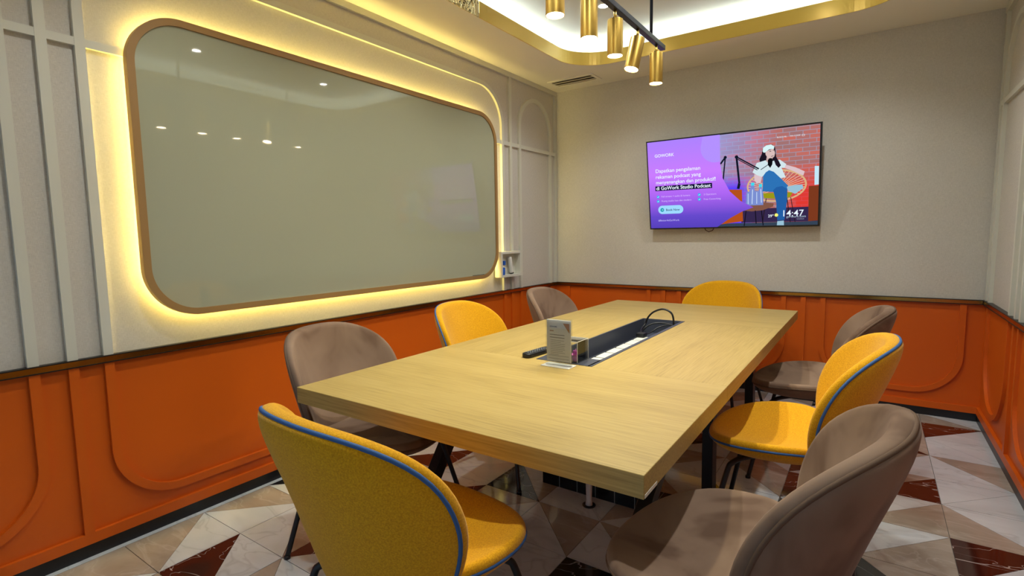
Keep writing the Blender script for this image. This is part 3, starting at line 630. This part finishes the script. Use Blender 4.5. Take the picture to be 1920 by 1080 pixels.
# cable lying in the tray and looping above it
cb = empty('black_cable', 'black cable looping up out of the far end of the power tray', 'cable', (1.57, 3.1, 0.652))
def sm(pts, n=8):
    P = [Vector(p) for p in pts]; out = []
    for i in range(len(P) - 1):
        p0, p1, p2, p3 = P[max(i - 1, 0)], P[i], P[i + 1], P[min(i + 2, len(P) - 1)]
        for k in range(n):
            t = k / n; out.append(0.5 * ((2 * p1) + (-p0 + p2) * t + (2 * p0 - 5 * p1 + 4 * p2 - p3) * t * t + (-p0 + 3 * p1 - 3 * p2 + p3) * t ** 3))
    return out + [P[-1]]
def cabpts(L): return [(x - 1.57, y - 3.1, z - 0.652) for x, y, z in L]
MB().tube(sm(cabpts([(1.50, 3.02, 0.700), (1.472, 3.10, 0.712), (1.478, 3.15, 0.735), (1.496, 3.15, 0.779), (1.532, 3.15, 0.817), (1.591, 3.15, 0.838), (1.640, 3.15, 0.819), (1.656, 3.15, 0.774), (1.650, 3.16, 0.71), (1.62, 3.20, 0.668)])), 0.0058, 8).build('loop', M_BLKPL, cb, True)
MB().tube(sm(cabpts([(1.49, 3.06, 0.682), (1.47, 3.13, 0.70), (1.51, 3.18, 0.735), (1.58, 3.2, 0.742), (1.645, 3.21, 0.725), (1.62, 3.23, 0.67)])), 0.005, 8).build('inner_loop', M_BLKPL, cb, True)
MB().tube(sm(cabpts([(1.52, 3.05, 0.690), (1.53, 3.12, 0.695), (1.56, 3.17, 0.72), (1.62, 3.19, 0.735), (1.655, 3.2, 0.70)])), 0.0042, 8).build('thin_loop', M_BLKPL, cb, True)
bevel(MB().box(-0.085, -0.035, -0.125, -0.072, 0.0305, 0.056).build('plug', M_BLKPL, cb), 0.004)

# ------------------------------------------------------------------ things on the table
sg = empty('sign_holder', 'clear acrylic stand holding a printed white notice on the table', 'sign', (1.562, 1.90, TZ1), 0.0)
bevel(MB().box(-0.0625, 0.0625, -0.0045, -0.0035, 0.003, 0.199).build('front_sheet', M_ACRYL, sg), 0.0002)
MB().box(-0.0625, 0.0625, 0.0035, 0.0045, 0.003, 0.202).build('back_sheet', M_ACRYL, sg)
MB().box(-0.0575, 0.0575, -0.0015, 0.0015, 0.020, 0.196).build('paper', M_PAPER, sg)
bevel(MB().box(-0.070, 0.066, -0.035, 0.035, 0.0, 0.003).build('base', M_ACEDGE, sg), 0.001)
pp = lambda x, z: (x, -0.0022, z)
def strips(name, rows, mat):
    b = MB()
    for x0, x1, z0, z1 in rows:
        o = len(b.v); b.v += [pp(x0, z0), pp(x1, z0), pp(x1, z1), pp(x0, z1)]; b.f.append((o, o + 1, o + 2, o + 3))
    o = b.build(name, mat, sg)
    if len(rows) > 1: o['kind'] = 'stuff'
    return o
b = MB(); b.v = [pp(0.021, 0.183), pp(0.051, 0.183), pp(0.051, 0.143)]; b.f = [(0, 2, 1)]; b.build('corner_print', M_INKO, sg)
text('heading_print', 'GOWORK', 0, 0, 0.036, None, 0.02, sg, mat=M_INKD, fn=lambda x, y: (x - 0.043, -0.0022, y + 0.164))
strips('subheading_print', [(-0.043, -0.024, 0.146, 0.151)], M_INKP)
strips('title_print', [(-0.043, 0.028, 0.131, 0.1335), (-0.043, 0.028, 0.1195, 0.122)], M_INK)
strips('body_print', [(-0.040, -0.040 + w_, 0.108 - 0.0075 * k, 0.1092 - 0.0075 * k) for k, w_ in enumerate((0.066, 0.05, 0.07, 0.07, 0.066, 0.07, 0.06, 0.07, 0.04))], M_INK)
strips('footer_print', [(-0.048, 0.048, 0.030, 0.0312), (-0.048, 0.048, 0.0425, 0.0437)], M_INK)
ab = empty('acrylic_box', 'small clear acrylic box beside the sign holder at the tray end', 'box', (1.563, 2.021, 0.7515))
bx_ = [(-0.05, 0.05, -0.052, -0.049, 0.003, 0.09), (-0.05, 0.05, 0.049, 0.052, 0.003, 0.09), (-0.05, -0.047, -0.049, 0.049, 0.003, 0.09), (0.047, 0.05, -0.049, 0.049, 0.003, 0.09)]
for q in bx_: MB().box(*q).build('side_panel', M_ACRYL, ab)
MB().box(-0.05, 0.05, -0.052, 0.052, 0.0, 0.003).build('base_panel', M_ACRYL, ab)
MB().box(-0.05, 0.05, -0.052, 0.052, 0.0905, 0.0935).build('lid', M_ACRYL, ab)
b = MB()
for x, y in ((-0.05, -0.052), (0.05, -0.052), (0.05, 0.052), (-0.05, 0.052)): b.tube([(x, y, 0.003), (x, y, 0.0905)], 0.0012, 6)
b.tube([(-0.05, -0.052, 0.092), (0.05, -0.052, 0.092), (0.05, 0.052, 0.092), (-0.05, 0.052, 0.092)], 0.0013, 6, closed=True); b.build('polished_edges', M_ACEDGE, ab)
M_PINK = pmat('pink_petal', (226, 130, 206), 0.6); M_PINK2 = pmat('pale_pink_petal', (240, 172, 220), 0.6)
def flower(x, y, sc, mat, lab):
    f = empty('pink_flower', lab, 'flower', (x, y, 0.7547), random.random() * 3, 'pink flowers in the acrylic box')
    pm = MB(); 
    for i in range(5):
        for j in range(4):
            a = (i / 4 - 0.5); r = j / 3
            pm.v.append((a * 0.022 * math.sin(PI * (0.25 + 0.6 * r)), r * 0.022, 0.004 + 0.012 * r * r + 0.010 * a * a))
    pm.f = [(i * 4 + j, (i + 1) * 4 + j, (i + 1) * 4 + j + 1, i * 4 + j + 1) for i in range(4) for j in range(3)]
    me = pm.mesh('petal', True); me.materials.append(mat)
    for k in range(11):
        o = obj('petal', me, mat, f, (0, 0, 0.012 + 0.008 * (k // 5))); o.rotation_euler = (0.15 + 0.45 * (k // 5), 0, k * 2 * PI / 5 + (k // 5) * 0.6); o.scale = (sc, sc, sc)
    MB().lathe([(0.010, 0), (0.014, 0.012), (0.006, 0.03)], 12).build('heart', mat, f, True)
flower(1.588, 1.996, 0.95, M_PINK, 'bright pink flower at the right in the acrylic box')
flower(1.545, 2.0, 0.85, M_PINK2, 'pale pink flower partly behind the sign holder')
rm = empty('remote_control', 'black remote control lying beside the sign holder', 'remote', (1.372, 2.035, TZ1 + 0.0005), -0.1)
rb = MB().prism(rrect(-0.024, 0.024, -0.095, 0.095, 0.02, 8), lambda a, c, d: (a, c, d), 0, 0.021).build('body', M_BLKPL, rm); bevel(rb, 0.006, 3)
btn = MB().lathe([(0.0042, 0), (0.0042, 0.002), (0.003, 0.0028)], 10).mesh('button', True)
for r in range(8):
    for c in range(3): obj('button', btn, pmat('remote_key', (110, 114, 122), 0.5) if r == 0 and c == 0 else bpy.data.materials['remote_key'], rm, ((c - 1) * 0.013, -0.07 + r * 0.017, 0.0208))

# ------------------------------------------------------------------ chairs
S = dict(Wb=.312, H=.55, z0=.36, al=.313, kw=.136, eg=.263, yb=-.172, Ws=.302, Ds=.284, zs=.474, lift=.059, drop=.005, hc=.546, et=.655, pw=2.463, cv=-.141)
def spw(v, e): return math.copysign(abs(v) ** e, v)
NL = 64
def back_loop():
    L = []
    for k in range(NL):
        a = 2 * PI * k / NL; c, s_ = math.cos(a), math.sin(a)
        hm = S['hc'] * S['H']
        if s_ >= 0: h = hm + (S['H'] - hm) * abs(s_) ** S['et']; x = spw(c, S['et'])
        else: h = hm - hm * abs(s_) ** .6; x = spw(c, .6) * (1 - S['eg'] * max(0, 1 - h / hm) ** 1.3)
        L.append((x * S['Wb'], h))
    return L
def back_y(x, h): return S['yb'] - math.tan(S['al']) * h + S['cv'] * h * (h - S['H']) + S['kw'] * abs(x / S['Wb']) ** S['pw']
def seat_loop():
    L = []
    for k in range(NL):
        a = 2 * PI * k / NL; c, s_ = math.cos(a), math.sin(a); sy_ = spw(s_, .85) * S['Ds']; t = (sy_ / S['Ds'] + 1) / 2
        L.append((spw(c, .85) * S['Ws'] * (1 - .12 * (1 - t) ** 2), sy_))
    return L
def seat_z(x, y):
    t = max(0, min(1, (y / S['Ds'] + 1) / 2)); return S['zs'] + S['lift'] * (x / S['Ws']) ** 2 * (1 - t * .5) - S['drop'] * t ** 3
def yr(y): return y * 0.70 if y < 0 else y
RINGS = [1, .985, .955, .91, .85, .77, .66, .52, .36, .18]
def patch(loop, cen, fn):
    b = MB()
    for s_ in RINGS:
        for x, h in loop: b.v.append(fn(cen[0] + s_ * (x - cen[0]), cen[1] + s_ * (h - cen[1]), s_))
    b.v.append(fn(cen[0], cen[1], 0))
    n_ = len(loop)
    for i in range(len(RINGS) - 1):
        for k in range(n_): b.f.append((i * n_ + k, i * n_ + (k + 1) % n_, (i + 1) * n_ + (k + 1) % n_, (i + 1) * n_ + k))
    e = (len(RINGS) - 1) * n_
    for k in range(n_): b.f.append((e + k, e + (k + 1) % n_, len(b.v) - 1))
    return b
def resample(f, n=72, it=3):
    global NL
    NL = 1600; P = [Vector(p) for p in f()]; NL = 64
    acc = [0.0]
    for i in range(len(P)): acc.append(acc[-1] + (P[(i + 1) % len(P)] - P[i]).length)
    out = []; k = 0
    for j in range(n):
        t = acc[-1] * j / n
        while acc[k + 1] < t: k += 1
        q = (t - acc[k]) / max(1e-9, acc[k + 1] - acc[k]); out.append(P[k].lerp(P[(k + 1) % len(P)], q))
    for _ in range(it): out = [out[i] * 0.5 + (out[i - 1] + out[(i + 1) % n]) * 0.25 for i in range(n)]
    return [(p.x, p.y) for p in out]
BL, SL = resample(back_loop), resample(seat_loop)
def dome(s_, p): return math.sqrt(max(0, 1 - s_ ** p))
ME = {}
def rolled(loop, cen, fn, T, O, dish):
    # pad with a rolled edge that bulges out past the piping, then a slightly dished face
    n_ = len(loop); b = MB(); prof = []
    for k in range(7): a = PI * k / 6; prof.append((1 - 0.05 * k / 6, T * 0.5 * (1 - math.cos(a)), O * math.sin(a)))
    for q in (.90, .82, .72, .60, .46, .30, .15): prof.append((q, T - dish * (1 - (q / .95) ** 2), 0.0))
    nrm = []
    for i in range(n_):
        t = Vector(loop[(i + 1) % n_]) - Vector(loop[i - 1]); nrm.append(Vector((t.y, -t.x)).normalized())
    for q, up_, out in prof:
        for i, (x, h) in enumerate(loop): b.v.append(fn(cen[0] + q * (x - cen[0]) + nrm[i].x * out, cen[1] + q * (h - cen[1]) + nrm[i].y * out, up_))
    b.v.append(fn(cen[0], cen[1], T - dish))
    for i in range(len(prof) - 1):
        for k in range(n_): b.f.append((i * n_ + k, i * n_ + (k + 1) % n_, (i + 1) * n_ + (k + 1) % n_, (i + 1) * n_ + k))
    e = (len(prof) - 1) * n_
    for k in range(n_): b.f.append((e + k, e + (k + 1) % n_, len(b.v) - 1))
    return b
ME['bp'] = rolled(BL, (0, S['H'] * .55), lambda x, h, u_: (x, back_y(x, h) + u_, S['z0'] + h + 0.2 * u_), .038, .010, .015).mesh('backrest_pad', True)
ME['bs'] = patch(BL, (0, S['H'] * .55), lambda x, h, s_: (x, back_y(x, h) - .030 * dome(s_, 5), S['z0'] + h)).mesh('backrest_shell', True)
ME['sp'] = rolled(SL, (0, 0), lambda x, y, u_: (x, yr(y), seat_z(x, y) + u_), .028, .009, .026).mesh('seat_pad', True)
ME['ss'] = patch(SL, (0, 0), lambda x, y, s_: (x, yr(y), seat_z(x, y) - .062 * dome(s_, 2.6))).mesh('seat_shell', True)
ME['bpp'] = MB().tube([(x, back_y(x, h), S['z0'] + h) for x, h in BL], 0.0054, 8, closed=True).mesh('backrest_piping', True)
ME['spp'] = MB().tube([(x, yr(y), seat_z(x, y)) for x, y in SL], 0.0054, 8, closed=True).mesh('seat_piping', True)
def legmesh(sx_, sy_):
    P = sm([(sx_ * .06, sy_ * .05, .418), (sx_ * .15, sy_ * .13, .418), (sx_ * .195, sy_ * .168, .405), (sx_ * .212, sy_ * .184, .37), (sx_ * .25, sy_ * .22, .2), (sx_ * .292, sy_ * .26, .006)], 5)
    return MB().tube(P, 0.0105, 10).mesh('leg', True)
LEGS = [legmesh(a, c) for a in (-1, 1) for c in (-1, 1)]
FOOT = MB().lathe([(0.013, 0), (0.013, 0.012), (0.010, 0.014)], 12).mesh('foot_cap', True)
ME['br'] = MB().box(-.09, .09, -.08, .08, .405, .414).box(-.035, .035, -.19, -.06, .405, .411).mesh('seat_bracket')
def chair(x, y, rz, kind, label):
    col, pip = (M_WOOL, M_BLUE) if kind == 'y' else (M_VELVET, M_VELSEAM)
    c = empty('dining_chair', label, 'chair', (x, y, 0), rz, 'upholstered chairs around the table')
    for nm, k, m in (('backrest_pad', 'bp', col), ('backrest_shell', 'bs', col), ('seat_pad', 'sp', col), ('seat_shell', 'ss', col)):
        me = ME[k] if kind == 'y' else ME.setdefault(k + 't', ME[k].copy())
        if not me.materials: me.materials.append(m)
        if me.materials[0] is not m: me.materials[0] = m
        obj(nm, me, m, c)
    for nm, k in (('backrest_piping', 'bpp'), ('seat_piping', 'spp')):
        me = ME[k] if kind == 'y' else ME.setdefault(k + 't', ME[k].copy())
        if not me.materials: me.materials.append(pip)
        if me.materials[0] is not pip: me.materials[0] = pip
        o = obj(nm, me, pip, c)
        if kind == 'y': o['label'] = 'blue piping'
    for i, me in enumerate(LEGS):
        l = obj('leg', me, M_BLKMETAL, c)
        a, q = ((-1, -1), (-1, 1), (1, -1), (1, 1))[i]
        obj('foot_cap', FOOT, M_BLKPL, l, (a * .292, q * .26, 0))
    obj('seat_bracket', ME['br'], M_BLKMETAL, c)
    return c
chair(1.627, 0.968, -0.09, 'y', 'mustard yellow chair at the near end of the table, its back to the viewer')
chair(0.908, 1.479, -1.36, 't', 'brown velvet chair between the orange wall and the near left table corner')
chair(0.916, 2.367, -1.45, 'y', 'mustard yellow chair on the board side of the table')
chair(0.923, 3.309, -1.46, 't', 'brown velvet chair on the board side near the far left corner')
chair(1.65, 4.10, 2.95, 'y', 'mustard yellow chair at the far end of the table below the television')
chair(2.389, 3.21, 1.611, 't', 'brown velvet chair on the right side of the table farthest from the viewer')
chair(2.38, 2.306, 1.603, 'y', 'mustard yellow chair on the right side of the table between two brown ones')
chair(2.372, 1.322, 1.468, 't', 'brown velvet chair nearest the viewer at the right foreground')

# ------------------------------------------------------------------ under the table
pl = empty('floor_plinth', 'low black tiled plinth on the floor under the table', 'plinth', (1.61, 2.335, 0))
MB().box(-0.36, 0.36, -0.06, 0.055, 0, 0.058).build('core', M_GROUT, pl)
tm = MB().box(-0.0485, 0.0485, -0.003, 0, 0.001, 0.060).mesh('tile'); tm2 = MB().box(-0.0485, 0.0485, -0.06, 0.057, 0.058, 0.061).mesh('tile')
M_BTILE = pmat('black_glazed_tile', (16, 16, 18), 0.25)
M_GROUT2 = pmat('white_grout', (170, 165, 158), 0.7); pl.children[0].data.materials[0] = M_GROUT2
for k in range(7):
    obj('tile', tm, M_BTILE, pl, (-0.31 + k * 0.1015, -0.06, 0)); obj('tile', tm2, M_BTILE, pl, (-0.31 + k * 0.1015, 0, 0))
cn = empty('cable_sleeve', 'white cable sleeve rising from the floor in front of the black plinth', 'cable', (1.56, 2.19, 0))
MB().lathe([(0.018, 0.004), (0.013, 0.03), (0.016, 0.12), (0.022, 0.25), (0.014, 0.45), (0.014, 0.645)], 14).build('sleeve', M_WHITE, cn, True)
MB().lathe([(0.032, 0), (0.032, 0.004), (0.02, 0.005)], 16).build('floor_ring', M_BLKPL, cn, True)
